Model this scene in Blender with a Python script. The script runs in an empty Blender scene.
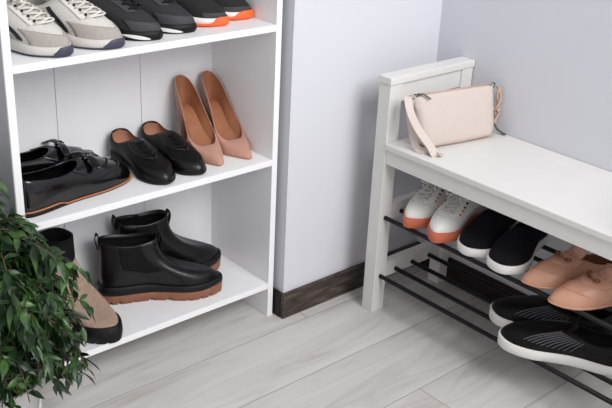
import bpy, bmesh, math, random
import numpy as np
from mathutils import Vector, Matrix, Euler
random.seed(7)
S = bpy.context.scene
COL = S.collection
PI = math.pi

# ------------------------------------------------------------------ materials
def lin(c):
    return tuple((x / 255 / 12.92) if x / 255 <= .04045 else ((x / 255 + .055) / 1.055) ** 2.4 for x in c) + (1,)

def mat(name, rgb, rough=.5, spec=.5, noise=0., nscale=40, bump=0., bscale=200, stretch=(1, 1, 1), coat=0., sheen=0., metal=0., trans=0.):
    m = bpy.data.materials.new(name); m.use_nodes = True
    nt = m.node_tree; b = nt.nodes['Principled BSDF']
    b.inputs['Roughness'].default_value = rough
    b.inputs['Specular IOR Level'].default_value = spec
    b.inputs['Metallic'].default_value = metal
    b.inputs['Coat Weight'].default_value = coat
    b.inputs['Coat Roughness'].default_value = .12
    if sheen:
        b.inputs['Sheen Weight'].default_value = sheen
        b.inputs['Sheen Roughness'].default_value = .5
    b.inputs['Base Color'].default_value = lin(rgb)
    tc = nt.nodes.new('ShaderNodeTexCoord'); mp = nt.nodes.new('ShaderNodeMapping')
    mp.inputs['Scale'].default_value = stretch
    nt.links.new(tc.outputs['Object'], mp.inputs['Vector'])
    if noise:
        n = nt.nodes.new('ShaderNodeTexNoise'); n.inputs['Scale'].default_value = nscale; n.inputs['Detail'].default_value = 6
        r = nt.nodes.new('ShaderNodeValToRGB')
        c = lin(rgb)
        r.color_ramp.elements[0].position = .3; r.color_ramp.elements[1].position = .7
        r.color_ramp.elements[0].color = tuple(v * (1 - noise) for v in c[:3]) + (1,)
        r.color_ramp.elements[1].color = tuple(min(1, v * (1 + noise)) for v in c[:3]) + (1,)
        nt.links.new(mp.outputs[0], n.inputs['Vector']); nt.links.new(n.outputs['Fac'], r.inputs['Fac'])
        nt.links.new(r.outputs['Color'], b.inputs['Base Color'])
    if bump:
        n2 = nt.nodes.new('ShaderNodeTexNoise'); n2.inputs['Scale'].default_value = bscale; n2.inputs['Detail'].default_value = 4
        bp = nt.nodes.new('ShaderNodeBump'); bp.inputs['Strength'].default_value = bump; bp.inputs['Distance'].default_value = .002
        nt.links.new(mp.outputs[0], n2.inputs['Vector']); nt.links.new(n2.outputs['Fac'], bp.inputs['Height'])
        nt.links.new(bp.outputs[0], b.inputs['Normal'])
    return m

M = {}
M['wall'] = mat('wall_paint', (212, 213, 220), .9, .2, noise=.012, nscale=3, bump=.05, bscale=300)
M['shelf'] = mat('white_laminate', (238, 239, 241), .45, .35, noise=.006, nscale=8)
M['shelf_back'] = mat('white_back_board', (240, 241, 244), .6, .3)
M['shade_joint'] = mat('painted_shade_and_joint_grey', (172, 173, 178), .8, .2)  # painted shade for the shelf's outer side; also grey of the back joints
M['bench'] = mat('white_painted_wood', (219, 218, 215), .4, .4, noise=.012, nscale=20, stretch=(1, 1, 6), bump=.05, bscale=120)
M['rod'] = mat('black_metal', (8, 8, 9), .5, .3)
M['blk_leather'] = mat('black_leather', (9, 9, 10), .3, .4, noise=.2, nscale=60, bump=.25, bscale=260)
M['blk_patent'] = mat('black_glossy_leather', (7, 7, 8), .14, .5, coat=.3, bump=.08, bscale=60)
M['blk_soft'] = mat('black_soft_leather', (6, 6, 7), .45, .22, bump=.4, bscale=420)
M['rib'] = mat('ribbed_grey_black', (96, 96, 100), .4, .5)
M['blk_fabric'] = mat('black_knit', (14, 14, 16), .85, .25, noise=.25, nscale=300, bump=.6, bscale=600)
M['blk_rubber'] = mat('black_rubber', (12, 12, 13), .55, .3)
M['gum'] = mat('gum_rubber', (136, 88, 66), .55, .4, noise=.12, nscale=60)
M['tan_line'] = mat('tan_welt', (176, 116, 80), .5, .4)
M['tan_lining'] = mat('tan_lining', (178, 128, 104), .6, .3, noise=.08, nscale=50)
M['brown_lining'] = mat('brown_insole', (158, 104, 74), .5, .35, noise=.1, nscale=30)
M['nude'] = mat('nude_suede', (188, 142, 126), .75, .25, noise=.06, nscale=120, bump=.2, bscale=500, sheen=.15)
M['nude_leather'] = mat('nude_leather', (196, 146, 122), .36, .45, noise=.05, nscale=40, bump=.12, bscale=300)
M['beige_suede'] = mat('beige_suede', (160, 137, 122), .9, .2, noise=.12, nscale=90, bump=.5, bscale=420, sheen=.2)
M['white_leather'] = mat('white_leather', (232, 230, 226), .5, .4, noise=.02, nscale=40, bump=.1, bscale=300)
M['white_rubber'] = mat('white_rubber', (228, 226, 222), .5, .4)
M['orange_rubber'] = mat('coral_rubber', (200, 108, 82), .55, .35, noise=.06, nscale=50)
M['bright_orange'] = mat('bright_orange_rubber', (244, 104, 52), .5, .4)
M['blue_eyelet'] = mat('blue_eyelet', (70, 86, 140), .4, .5)
M['orange_eyelet'] = mat('orange_eyelet', (222, 130, 80), .4, .5)
M['dark_hole'] = mat('dark_eyelet', (38, 38, 46), .6, .3)
M['navy_fabric'] = mat('dark_navy_canvas', (18, 18, 26), .92, .2, noise=.3, nscale=260, bump=.5, bscale=700)
M['navy_rubber'] = mat('navy_rubber', (64, 67, 86), .55, .4)
M['sn_grey'] = mat('pale_grey_mesh', (206, 203, 198), .85, .25, noise=.1, nscale=320, bump=.5, bscale=600)
M['sn_suede'] = mat('warm_grey_suede', (168, 162, 156), .9, .2, noise=.07, nscale=140, bump=.3, bscale=500)
M['sn_mid'] = mat('off_white_foam', (206, 202, 196), .7, .3, noise=.03, nscale=60)
M['lace_white'] = mat('off_white_lace', (224, 220, 214), .85, .2, bump=.4, bscale=900)
M['lace_black'] = mat('black_lace', (28, 28, 31), .85, .2)
M['chr_mesh'] = mat('charcoal_mesh', (50, 50, 52), .85, .25, noise=.18, nscale=300, bump=.5, bscale=600)
M['chr_overlay'] = mat('charcoal_overlay', (62, 62, 64), .6, .3)
M['dk_mesh'] = mat('dark_brown_grey_mesh', (40, 39, 40), .85, .25, noise=.2, nscale=300, bump=.5, bscale=600)
M['gold'] = mat('bronze_metal', (150, 104, 70), .35, .5, metal=.8)
M['steel'] = mat('dark_steel', (92, 90, 90), .35, .5, metal=.6)
M['bag'] = mat('pale_beige_leather', (203, 191, 183), .5, .35, noise=.02, nscale=25, bump=.12, bscale=350)
M['bag_edge'] = mat('beige_edge_paint', (196, 166, 150), .55, .3)
M['pot'] = mat('pale_grey_ceramic', (186, 185, 184), .55, .35, noise=.03, nscale=20)
M['soil'] = mat('potting_soil', (52, 36, 28), .95, .1, noise=.5, nscale=120, bump=1, bscale=150)
M['bark'] = mat('grey_brown_bark', (96, 74, 58), .85, .2, noise=.3, nscale=80, bump=.4, bscale=200)

def leaf_mat():
    m = mat('ficus_leaf', (44, 74, 38), .38, .45)
    nt = m.node_tree; b = nt.nodes['Principled BSDF']
    n = nt.nodes.new('ShaderNodeTexNoise'); n.inputs['Scale'].default_value = 22; n.inputs['Detail'].default_value = 3
    r = nt.nodes.new('ShaderNodeValToRGB')
    e = r.color_ramp.elements
    e[0].position = .33; e[0].color = lin((20, 40, 20)); e[1].position = .7; e[1].color = lin((76, 112, 54))
    x = e.new(.5); x.color = lin((36, 62, 32))
    tc = nt.nodes.new('ShaderNodeTexCoord')
    nt.links.new(tc.outputs['Object'], n.inputs['Vector']); nt.links.new(n.outputs['Fac'], r.inputs['Fac'])
    nt.links.new(r.outputs['Color'], b.inputs['Base Color'])
    return m
M['leaf'] = leaf_mat()

def floor_mat():
    m = bpy.data.materials.new('grey_plank_floor'); m.use_nodes = True
    nt = m.node_tree; b = nt.nodes['Principled BSDF']; N = nt.nodes.new; Lk = nt.links.new
    tc = N('ShaderNodeTexCoord')
    mp = N('ShaderNodeMapping'); mp.inputs['Location'].default_value = (FX, FY, 0)
    Lk(tc.outputs['Object'], mp.inputs['Vector'])
    br = N('ShaderNodeTexBrick'); br.offset = .44; br.offset_frequency = 3; br.inputs['Scale'].default_value = 1
    br.inputs['Brick Width'].default_value = 1.6; br.inputs['Row Height'].default_value = FROW
    br.inputs['Mortar Size'].default_value = .0011; br.inputs['Mortar Smooth'].default_value = .3
    br.inputs['Color1'].default_value = (0, 0, 0, 1); br.inputs['Color2'].default_value = (1, 1, 1, 1); br.inputs['Mortar'].default_value = (.5, .5, .5, 1)
    Lk(mp.outputs[0], br.inputs['Vector'])
    # offset the grain per plank
    cv = N('ShaderNodeVectorMath'); cv.operation = 'SCALE'; cv.inputs['Scale'].default_value = 7
    Lk(br.outputs['Color'], cv.inputs[0])
    ad = N('ShaderNodeVectorMath'); ad.operation = 'ADD'; Lk(tc.outputs['Object'], ad.inputs[0]); Lk(cv.outputs[0], ad.inputs[1])
    ms = N('ShaderNodeMapping'); ms.inputs['Scale'].default_value = (1.6, 13, 1); Lk(ad.outputs[0], ms.inputs['Vector'])
    n1 = N('ShaderNodeTexNoise'); n1.inputs['Scale'].default_value = 1.3; n1.inputs['Detail'].default_value = 9; n1.inputs['Roughness'].default_value = .62; n1.inputs['Distortion'].default_value = .9
    Lk(ms.outputs[0], n1.inputs['Vector'])
    r1 = N('ShaderNodeValToRGB'); e = r1.color_ramp.elements
    e[0].position = .28; e[0].color = lin((178, 173, 168)); e[1].position = .68; e[1].color = lin((210, 208, 206))
    x = e.new(.45); x.color = lin((200, 197, 194))
    Lk(n1.outputs['Fac'], r1.inputs['Fac'])
    # cathedral figure
    ms2 = N('ShaderNodeMapping'); ms2.inputs['Scale'].default_value = (.55, 4.5, 1); Lk(ad.outputs[0], ms2.inputs['Vector'])
    n2 = N('ShaderNodeTexNoise'); n2.inputs['Scale'].default_value = 1.6; n2.inputs['Detail'].default_value = 2.5; n2.inputs['Distortion'].default_value = .5
    Lk(ms2.outputs[0], n2.inputs['Vector'])
    mu = N('ShaderNodeMath'); mu.operation = 'MULTIPLY'; mu.inputs[1].default_value = 16; Lk(n2.outputs['Fac'], mu.inputs[0])
    fr = N('ShaderNodeMath'); fr.operation = 'PINGPONG'; fr.inputs[1].default_value = 1; Lk(mu.outputs[0], fr.inputs[0])
    r2 = N('ShaderNodeValToRGB'); e = r2.color_ramp.elements
    e[0].position = .0; e[0].color = (.80, .79, .78, 1); e[1].position = .3; e[1].color = (1, 1, 1, 1)
    Lk(fr.outputs[0], r2.inputs['Fac'])
    mx = N('ShaderNodeMixRGB'); mx.blend_type = 'MULTIPLY'; mx.inputs['Fac'].default_value = .42
    Lk(r1.outputs['Color'], mx.inputs['Color1']); Lk(r2.outputs['Color'], mx.inputs['Color2'])
    # plank tone
    r3 = N('ShaderNodeValToRGB'); r3.color_ramp.elements[0].color = (.93, .93, .93, 1); r3.color_ramp.elements[1].color = (1.03, 1.02, 1.01, 1)
    Lk(br.outputs['Color'], r3.inputs['Fac'])
    mt = N('ShaderNodeMixRGB'); mt.blend_type = 'MULTIPLY'; mt.inputs['Fac'].default_value = 1
    Lk(mx.outputs[0], mt.inputs['Color1']); Lk(r3.outputs['Color'], mt.inputs['Color2'])
    md = N('ShaderNodeMixRGB'); md.inputs['Color2'].default_value = lin((128, 124, 121)); Lk(br.outputs['Fac'], md.inputs['Fac']); Lk(mt.outputs[0], md.inputs['Color1'])
    Lk(md.outputs[0], b.inputs['Base Color'])
    b.inputs['Roughness'].default_value = .5; b.inputs['Specular IOR Level'].default_value = .3
    bp = N('ShaderNodeBump'); bp.inputs['Strength'].default_value = .12; bp.inputs['Distance'].default_value = .002
    Lk(n1.outputs['Fac'], bp.inputs['Height']); Lk(bp.outputs[0], b.inputs['Normal'])
    return m

def base_mat(name, stretch, shade_mul=1.):  # last argument darkens the wood colour to paint in shade
    m = bpy.data.materials.new(name); m.use_nodes = True
    nt = m.node_tree; b = nt.nodes['Principled BSDF']; N = nt.nodes.new; Lk = nt.links.new
    tc = N('ShaderNodeTexCoord'); mp = N('ShaderNodeMapping'); mp.inputs['Scale'].default_value = stretch
    Lk(tc.outputs['Object'], mp.inputs['Vector'])
    n = N('ShaderNodeTexNoise'); n.inputs['Scale'].default_value = 1; n.inputs['Detail'].default_value = 8; n.inputs['Roughness'].default_value = .65; n.inputs['Distortion'].default_value = 1.2
    Lk(mp.outputs[0], n.inputs['Vector'])
    r = N('ShaderNodeValToRGB'); e = r.color_ramp.elements
    e[0].position = .32; e[0].color = lin((42, 36, 33)); e[1].position = .72; e[1].color = lin((112, 100, 92))
    x = e.new(.52); x.color = lin((72, 63, 58))
    for q in e: q.color = tuple(v * shade_mul for v in q.color[:3]) + (1,)
    Lk(n.outputs['Fac'], r.inputs['Fac']); Lk(r.outputs['Color'], b.inputs['Base Color'])
    b.inputs['Roughness'].default_value = .6; b.inputs['Specular IOR Level'].default_value = .3
    return m

# ------------------------------------------------------------------ object helpers
def mesh_obj(name, verts, faces, material, parent=None, smooth=False, bevel=0, seg=2, recalc=True, subsurf=0, autosmooth=None):
    me = bpy.data.meshes.new(name)
    me.from_pydata([tuple(map(float, v)) for v in verts], [], [tuple(f) for f in faces])
    me.update()
    bm = bmesh.new(); bm.from_mesh(me)
    bmesh.ops.remove_doubles(bm, verts=bm.verts, dist=1e-6)
    if recalc: bmesh.ops.recalc_face_normals(bm, faces=bm.faces)
    bm.to_mesh(me); bm.free()
    if smooth:
        for p in me.polygons: p.use_smooth = True
    me.materials.append(material)
    o = bpy.data.objects.new(name, me); COL.objects.link(o)
    if parent: o.parent = parent
    if bevel:
        md = o.modifiers.new('bevel', 'BEVEL'); md.width = bevel; md.segments = seg; md.limit_method = 'ANGLE'; md.angle_limit = math.radians(40)
        wn = o.modifiers.new('wn', 'WEIGHTED_NORMAL')
        for p in me.polygons: p.use_smooth = True
    if subsurf:
        md = o.modifiers.new('sub', 'SUBSURF'); md.levels = subsurf; md.render_levels = subsurf
    return o

def empty(name, loc, rz=0, label=None, cat=None, group=None):
    o = bpy.data.objects.new(name, None); COL.objects.link(o)
    o.empty_display_size = .05
    o.location = loc; o.rotation_euler = (0, 0, rz)
    if label: o['label'] = label; o['category'] = cat
    if group: o['group'] = group
    return o

def struct(o):
    o['kind'] = 'structure'; return o

def tag(o, label, cat, group=None):
    o['label'] = label; o['category'] = cat
    if group: o['group'] = group
    return o

class MB:
    def __init__(s): s.v = []; s.f = []
    def box(s, a, b):
        n = len(s.v)
        x0, y0, z0 = a; x1, y1, z1 = b
        s.v += [(x0, y0, z0), (x1, y0, z0), (x1, y1, z0), (x0, y1, z0), (x0, y0, z1), (x1, y0, z1), (x1, y1, z1), (x0, y1, z1)]
        s.f += [tuple(n + i for i in q) for q in [(0, 3, 2, 1), (4, 5, 6, 7), (0, 1, 5, 4), (1, 2, 6, 5), (2, 3, 7, 6), (3, 0, 4, 7)]]
        return s
    def tube(s, pts, r, n=8, cap=True, flat=None, up=None):
        pts = [Vector(p) for p in pts]; base = len(s.v)
        prev = None
        for i, p in enumerate(pts):
            d = (pts[min(i + 1, len(pts) - 1)] - pts[max(i - 1, 0)])
            if d.length < 1e-9: d = Vector((1, 0, 0))
            d.normalize()
            if prev is None:
                a = Vector(up) if up is not None else (Vector((0, 0, 1)) if abs(d.z) < .9 else Vector((1, 0, 0)))
            else: a = prev
            a = (a - d * a.dot(d))
            if a.length < 1e-6: a = d.orthogonal()
            a.normalize(); prev = a
            bb = d.cross(a)
            rr = r[i] if isinstance(r, (list, tuple)) else r
            fl = flat if flat else 1
            for k in range(n):
                t = 2 * PI * k / n
                s.v.append(p + a * (math.sin(t) * rr * fl) + bb * (math.cos(t) * rr))
        for i in range(len(pts) - 1):
            for k in range(n):
                a0 = base + i * n + k; a1 = base + i * n + (k + 1) % n
                s.f.append((a0, a1, a1 + n, a0 + n))
        if cap:
            s.f.append(tuple(base + k for k in range(n))); s.f.append(tuple(base + (len(pts) - 1) * n + k for k in range(n)))
        return s
    def lathe(s, prof, c=(0, 0, 0), n=48):
        base = len(s.v)
        for (r, z) in prof:
            for k in range(n):
                t = 2 * PI * k / n
                s.v.append((c[0] + r * math.cos(t), c[1] + r * math.sin(t), c[2] + z))
        for i in range(len(prof) - 1):
            for k in range(n):
                a0 = base + i * n + k; a1 = base + i * n + (k + 1) % n
                s.f.append((a0, a1, a1 + n, a0 + n))
        return s
    def grid(s, G, close_u=False):
        base = len(s.v); nu = len(G); nv = len(G[0])
        for row in G:
            for p in row: s.v.append(tuple(p))
        for i in range(nu if close_u else nu - 1):
            for j in range(nv - 1):
                a = base + i * nv + j; b = base + ((i + 1) % nu) * nv + j
                s.f.append((a, a + 1, b + 1, b))
        return s
    def build(s, name, m, parent=None, **k):
        return mesh_obj(name, s.v, s.f, m, parent, **k)

def spline(pts, n):
    """open Catmull-Rom through pts, n samples per span"""
    P = [np.array(p, float) for p in pts]; P = [2 * P[0] - P[1]] + P + [2 * P[-1] - P[-2]]
    out = []
    for i in range(1, len(P) - 2):
        for k in range(n):
            t = k / n
            out.append(cr(P[i - 1], P[i], P[i + 1], P[i + 2], t))
    out.append(P[-2]); return out

def cr(a, b, c, d, t):
    return .5 * ((2 * b) + (-a + c) * t + (2 * a - 5 * b + 4 * c - d) * t * t + (-a + 3 * b - 3 * c + d) * t ** 3)

# ------------------------------------------------------------------ shoe generator
OUT = {
 'round': [(0, 0), (.035, -.27), (.16, -.35), (.40, -.36), (.66, -.49), (.88, -.37), (1.0, .03), (.90, .34), (.72, .47), (.42, .28), (.16, .33), (.035, .26)],
 'blunt': [(0, 0), (.03, -.28), (.15, -.37), (.40, -.38), (.68, -.50), (.91, -.40), (1.0, .02), (.92, .38), (.72, .49), (.42, .32), (.15, .35), (.03, .27)],
 'almond': [(0, 0), (.03, -.25), (.15, -.33), (.40, -.33), (.66, -.48), (.88, -.30), (1.0, .04), (.90, .30), (.72, .46), (.42, .25), (.15, .31), (.03, .24)],
 'point': [(0, 0), (.03, -.17), (.14, -.27), (.38, -.29), (.64, -.47), (.86, -.26), (1.0, .02), (.88, .25), (.68, .45), (.40, .25), (.14, .27), (.03, .17)],
}
def sm(x, a, b):
    t = max(0, min(1, (x - a) / (b - a))); return t * t * (3 - 2 * t)

class Shoe:
    def __init__(s, name, label, cat, group, toe, head, z, side, sp):
        s.sp = sp; s.side = side
        s.L = sp['L']; s.W = sp['W']
        h = math.radians(head)
        c = (toe[0] - math.cos(h) * s.L / 2, toe[1] - math.sin(h) * s.L / 2, z)
        s.root = empty(name, c, h, label, cat, group)
        if sp.get('pitch'): s.root.rotation_euler = (0, sp['pitch'], h)
        s.out = np.array([(x * s.L, y * s.W) for x, y in OUT[sp['shape']]])
        def full(t): return [t[i] if i <= 6 else t[12 - i] for i in range(12)]
        s.rx = np.array(full(sp['rx'])) * s.L
        sg = np.array([0] + [-1] * 5 + [0] + [1] * 5)
        s.ry = np.array(full(sp['ry'])) * s.W * sg
        s.rz = np.array(full(sp['rz']))
        s.a = np.array(full(sp['a'])); s.o = np.array(full(sp['o']))
        s.c2 = np.array(full(sp['c2']))
        s.sg = sg
        s.base = sp.get('base', lambda x: 0.)
        s.st = sp['st']      # function of x/L: height of the sole's top edge
    def per(s, T, f):
        f = f % 12; i = int(f); t = f - i; n = 12
        return cr(T[(i - 1) % n], T[i], T[(i + 1) % n], T[(i + 2) % n], t)
    def outline(s, f, off=0):
        p = s.per(s.out, f)
        q = s.per(s.out, f + .02) - s.per(s.out, f - .02)
        n = np.array([q[1], -q[0]]); n = n / (np.linalg.norm(n) + 1e-9)
        c = np.array([s.L * .5, 0.])
        if np.dot(n, p - c) < 0: n = -n
        return p + n * off, n
    def surf(s, f, t, off=0):
        p = s._surf(f, t)
        if off:
            e = .02
            du = s._surf(f + e, t) - s._surf(f - e, t)
            t0, t1 = max(0, t - e), min(1, t + e)
            dv = s._surf(f, t1) - s._surf(f, t0)
            n = np.cross(du, dv); l = np.linalg.norm(n)
            if l > 1e-12: n = n / l
            c = np.array([s.L * .45, 0, .02])
            # outward: for this param du x dv is consistently oriented; fix sign by reference
            n = n * s.nsign()
            p = p + n * off
        return p
    def nsign(s):
        if not hasattr(s, '_ns'):
            e = .02; f = 3.; t = .3
            du = s._surf(f + e, t) - s._surf(f - e, t); dv = s._surf(f, t + e) - s._surf(f, t - e)
            n = np.cross(du, dv)
            s._ns = 1 if n[1] < 0 else -1
        return s._ns
    def _surf(s, f, t):
        p, n = s.outline(f, -.001)
        x0 = min(max(p[0], 0), s.L)
        P0 = np.array([p[0], p[1], s.base(x0 / s.L) + s.st(x0 / s.L) - .001])
        rx = s.per(s.rx, f); 
        P1 = np.array([rx, s.per(s.ry, f), s.base(min(max(rx / s.L, 0), 1)) + s.per(s.rz, f)])
        a = s.per(s.a, f); o = s.per(s.o, f); c2 = s.per(s.c2, f)
        C1 = P0 + np.array([n[0] * o, n[1] * o, a])
        # outward direction at rim
        i = s.per(s.ry, f)
        C2 = P1 + np.array([c2[0], c2[1] * (np.sign(i) if abs(i) > 1e-6 else 0) * min(1, abs(i) / (.1 * s.W)), c2[2]])
        u = 1 - t
        return u ** 3 * P0 + 3 * u * u * t * C1 + 3 * u * t * t * C2 + t ** 3 * P1
    def T(s, p):  # local -> object
        return (p[0] - s.L / 2, p[1] * s.side, p[2])
    def add(s, mb, name, m, parent=None, **k):
        mb.v = [s.T(p) for p in mb.v]
        return mb.build(name, m, parent or s.root, **k)
    def upper(s, m, name='upper', lin_m=None, th=.0025, NF=72, NT=14):
        G = [[s.surf(12 * i / NF, j / NT) for j in range(NT + 1)] for i in range(NF)]
        mb = MB(); mb.grid(G, close_u=True)
        # rim thickness rolls inwards
        R = []
        for i in range(NF):
            f = 12 * i / NF
            p = s.surf(f, 1); q = s.surf(f, 1, -th); r = s.surf(f, .93, -th)
            top = (p + q) / 2 + np.array([0, 0, .0008])
            R.append([p, top, q, r])
        mb.grid(R, close_u=True)
        o = s.add(mb, name, m, smooth=True)
        if lin_m is None: lin_m = m
        G = [[s.surf(12 * i / NF, j / NT, -th) for j in range(NT, -1, -1)] for i in range(NF)]
        mb = MB(); mb.grid(G, close_u=True)
        s.add(mb, 'lining', lin_m, smooth=True)
        # insole
        s.disc('insole', lin_m, off=-.004, dz=.0015)
        return o
    def disc(s, name, m, off, dz, NF=48):
        mb = MB(); rows = []
        for k in range(NF // 2 + 1):
            fa = 12 * k / NF; fb = 12 - fa
            a, _ = s.outline(fa, off); b, _ = s.outline(fb, off)
            row = []
            for t in np.linspace(0, 1, 6):
                p = a * (1 - t) + b * t
                xx = min(max(p[0] / s.L, 0), 1)
                row.append((p[0], p[1], s.base(xx) + s.st(xx) + dz))
            rows.append(row)
        mb.grid(rows); return s.add(mb, name, m, smooth=True)
    def sole(s, name, m, zb, zt, off_b, off_t, NF=96, lug=0, lugn=0, bulge=.0, rng=None, bev=.0015, parent=None):
        """zb, zt: functions of x/L above base; closed ring solid"""
        rows = []
        for k in range(NF):
            f = 12 * k / NF
            ro = []
            x = s.outline(f)[0][0] / s.L; x = min(max(x, 0), 1)
            b = s.base(x); z0 = zb(x); z1 = zt(x)
            if lug:
                ph = (k * lugn / NF) % 1
                z0 = z0 + (lug if ph < .2 else 0)
            H = z1 - z0
            be = min(bev, H * .3)
            for (zz, of) in [(z0, off_b - be), (z0 + be, off_b), (z0 + H * .5, (off_b + off_t) / 2 + bulge), (z1 - be, off_t), (z1, off_t - be)]:
                p, _ = s.outline(f, of); ro.append((p[0], p[1], b + zz))
            rows.append(ro)
        mb = MB(); mb.grid(rows, close_u=True)
        n = len(rows[0])
        h = NF // 2
        for j in (0, n - 1):
            for k in range(h):
                a, b_ = k, k + 1; c, d = (NF - k - 1) % NF, (NF - k) % NF
                q = [a * n + j, b_ * n + j, c * n + j, d * n + j]
                q2 = []
                for i in q:
                    if i not in q2: q2.append(i)
                if len(q2) >= 3: mb.f.append(tuple(q2))
        return s.add(mb, name, m, parent, smooth=True, autosmooth=True)
    def patch(s, name, m, f0, f1, t0, t1, off=.0009, nf=28, nt=8, parent=None, thick=True):
        t0 = t0 if callable(t0) else (lambda f, v=t0: v); t1 = t1 if callable(t1) else (lambda f, v=t1: v)
        G = []
        for i in range(nf + 1):
            f = f0 + (f1 - f0) * i / nf
            a, b = t0(f), t1(f)
            col = [s.surf(f, a, 0)] + [s.surf(f, a + (b - a) * j / nt, off) for j in range(nt + 1)] + [s.surf(f, b, 0)]
            G.append(col)
        # close the ends down to the surface
        def edge(f):
            a, b = t0(f), t1(f)
            return [s.surf(f, a, 0)] + [s.surf(f, a + (b - a) * j / nt, 0) for j in range(nt + 1)] + [s.surf(f, b, 0)]
        G = [edge(f0)] + G + [edge(f1)]
        mb = MB(); mb.grid(G); return s.add(mb, name, m, parent, smooth=True)
    def line(s, ft, r, off=.001, mb=None, n=6, sub=6):
        pts = [s.surf(f, t, off) for f, t in ft]
        pts = spline(pts, sub) if len(pts) > 2 else pts
        mb = mb or MB(); mb.tube(pts, r, n=n, flat=.6); return mb
    def laces(s, m, ts, w, r=.0022, off=.003, bow=True, cross=True, straight=False):
        mb = MB()
        for i, t in enumerate(ts):
            wi = w(t) if callable(w) else w
            def seg(ta, tb, sgn):
                wa = w(ta) if callable(w) else w; wb = w(tb) if callable(w) else w
                pts = []
                for k in range(7):
                    u = k / 6; f = 6 - sgn * (wa * (1 - u)) + sgn * wb * u
                    pts.append(s.surf(f, ta + (tb - ta) * u, off * (.35 + .9 * math.sin(PI * u))))
                mb.tube(pts, r, n=6, flat=.55)
            if straight or i == 0: seg(t, t, 1)
            if cross and i < len(ts) - 1:
                seg(t, ts[i + 1], 1); seg(t, ts[i + 1], -1)
        o = s.add(mb, 'laces', m, smooth=True)
        if bow:
            t = ts[-1]; c = s.surf(6, t, off * 2)
            b = MB()
            for sg in (-1, 1):
                P = [c, c + np.array([-.004, sg * .014, .007]), c + np.array([.010, sg * .03, .001]), c + np.array([.016, sg * .024, -.004]), c + np.array([.004, sg * .008, .001]), c]
                b.tube(spline(P, 5), r, n=6, flat=.6)
                P = [c, c + np.array([.012, sg * .010, .003]), c + np.array([.03, sg * .019, -.010])]
                b.tube(spline(P, 5), r, n=6, flat=.6)
            s.add(b, 'bow', m, smooth=True, parent=o)
        return o
    def eyelets(s, name, ms, ts, w, r=.0028, off=.0016):
        for sg in (-1, 1):
            for i, t in enumerate(ts):
                wi = w(t) if callable(w) else w
                f = 6 + sg * wi
                p = s.surf(f, t, off); q = s.surf(f, t, off + .001)
                n = q - p; n = n / (np.linalg.norm(n) + 1e-12)
                mb = MB(); mb.tube([p - n * .001, p + n * .0006], r, n=10)
                s.add(mb, name, ms[i % len(ms)], smooth=False)
    def tongue(s, m, w=.022, h=.03, t0=.8, lean=-.25, th=.004):
        a = s.surf(6, t0, .0005); b = s.surf(6, 1, .0005)
        d = b - a; d = d / np.linalg.norm(d)
        up = np.array([lean, 0, 1.]); up = up / np.linalg.norm(up)
        P = spline([a, b + np.array([0, 0, .001]), b + d * h * .35 + up * h * .3, b + d * h * .45 + up * h], 5)
        G = []; Gb = []
        n = len(P)
        for i, p in enumerate(P):
            tt = i / (n - 1)
            wi = w * (.8 + .3 * tt) * (1 if tt < .85 else (1 - (tt - .85) / .15 * .35))
            dd = P[min(i + 1, n - 1)] - P[max(i - 1, 0)]; dd /= np.linalg.norm(dd)
            nn = np.array([dd[2], 0, -dd[0]]); 
            if nn[2] < 0 : nn = -nn
            row = []
            for k in range(9):
                y = (k / 8 * 2 - 1)
                row.append(p + np.array([0, y * wi, 0]) - nn * (y * y) * wi * .3)
            G.append(row)
            Gb.append([q - nn * th for q in row])
        mb = MB(); mb.grid(G); mb.grid(Gb)
        for A, B_ in ((G[-1], Gb[-1]),): mb.grid([A, B_])
        mb.grid([[r[0] for r in G], [r[0] for r in Gb]]); mb.grid([[r[-1] for r in G], [r[-1] for r in Gb]])
        return s.add(mb, 'tongue', m, smooth=True)

C = lambda v: (lambda x: v)

# ------------------------------------------------------------------ room dims
Yw, Xw, Xc, hb = .1225, .3110, -.2072, .0724
FX, FY, FROW = 7.45, 6.515, .2
H = 2.4
def wallbox(name, a, b, m):
    mb = MB(); mb.box(a, b); return struct(mb.build(name, m))
M['floor'] = floor_mat()
flo = wallbox('floor', (-3.2, -3.6, -.05), (Xw + .1, .62, 0), M['floor'])
wallbox('wall_right', (Xw, -3.6, 0), (Xw + .1, Yw + .006, H), M['wall'])
wallbox('wall_back', (Xc + .003, Yw + .006, 0), (Xw + .1, .62, H), M['wall'])       # protruding part beside the shelf
wallbox('wall_alcove', (-3.2, .50, 0), (Xc + .003, .62, H), M['wall'])
bm_x = base_mat('dark_wood_board_x', (9, 60, 60)); bm_y_shaded = base_mat('dark_wood_board_y_shaded', (60, 9, 60), .2)  # y boards: darker copy of the wood, under-bench shade painted into the colour
def bb(name, a, b, m): return struct(MB().box(a, b).build(name, m, bevel=.0025))
bb('baseboard_back', (Xc - .006, Yw - .006, 0), (Xw, Yw + .0055, hb), bm_x)
bb('baseboard_corner', (Xc - .0065, Yw + .006, 0), (Xc + .0025, .4995, hb), bm_y_shaded)
bb('baseboard_right', (Xw - .011, -3.6, 0), (Xw - .0003, Yw - .0065, hb), bm_y_shaded)
bb('baseboard_alcove', (-3.2, .489, 0), (Xc - .007, .4997, hb), bm_x)

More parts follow.
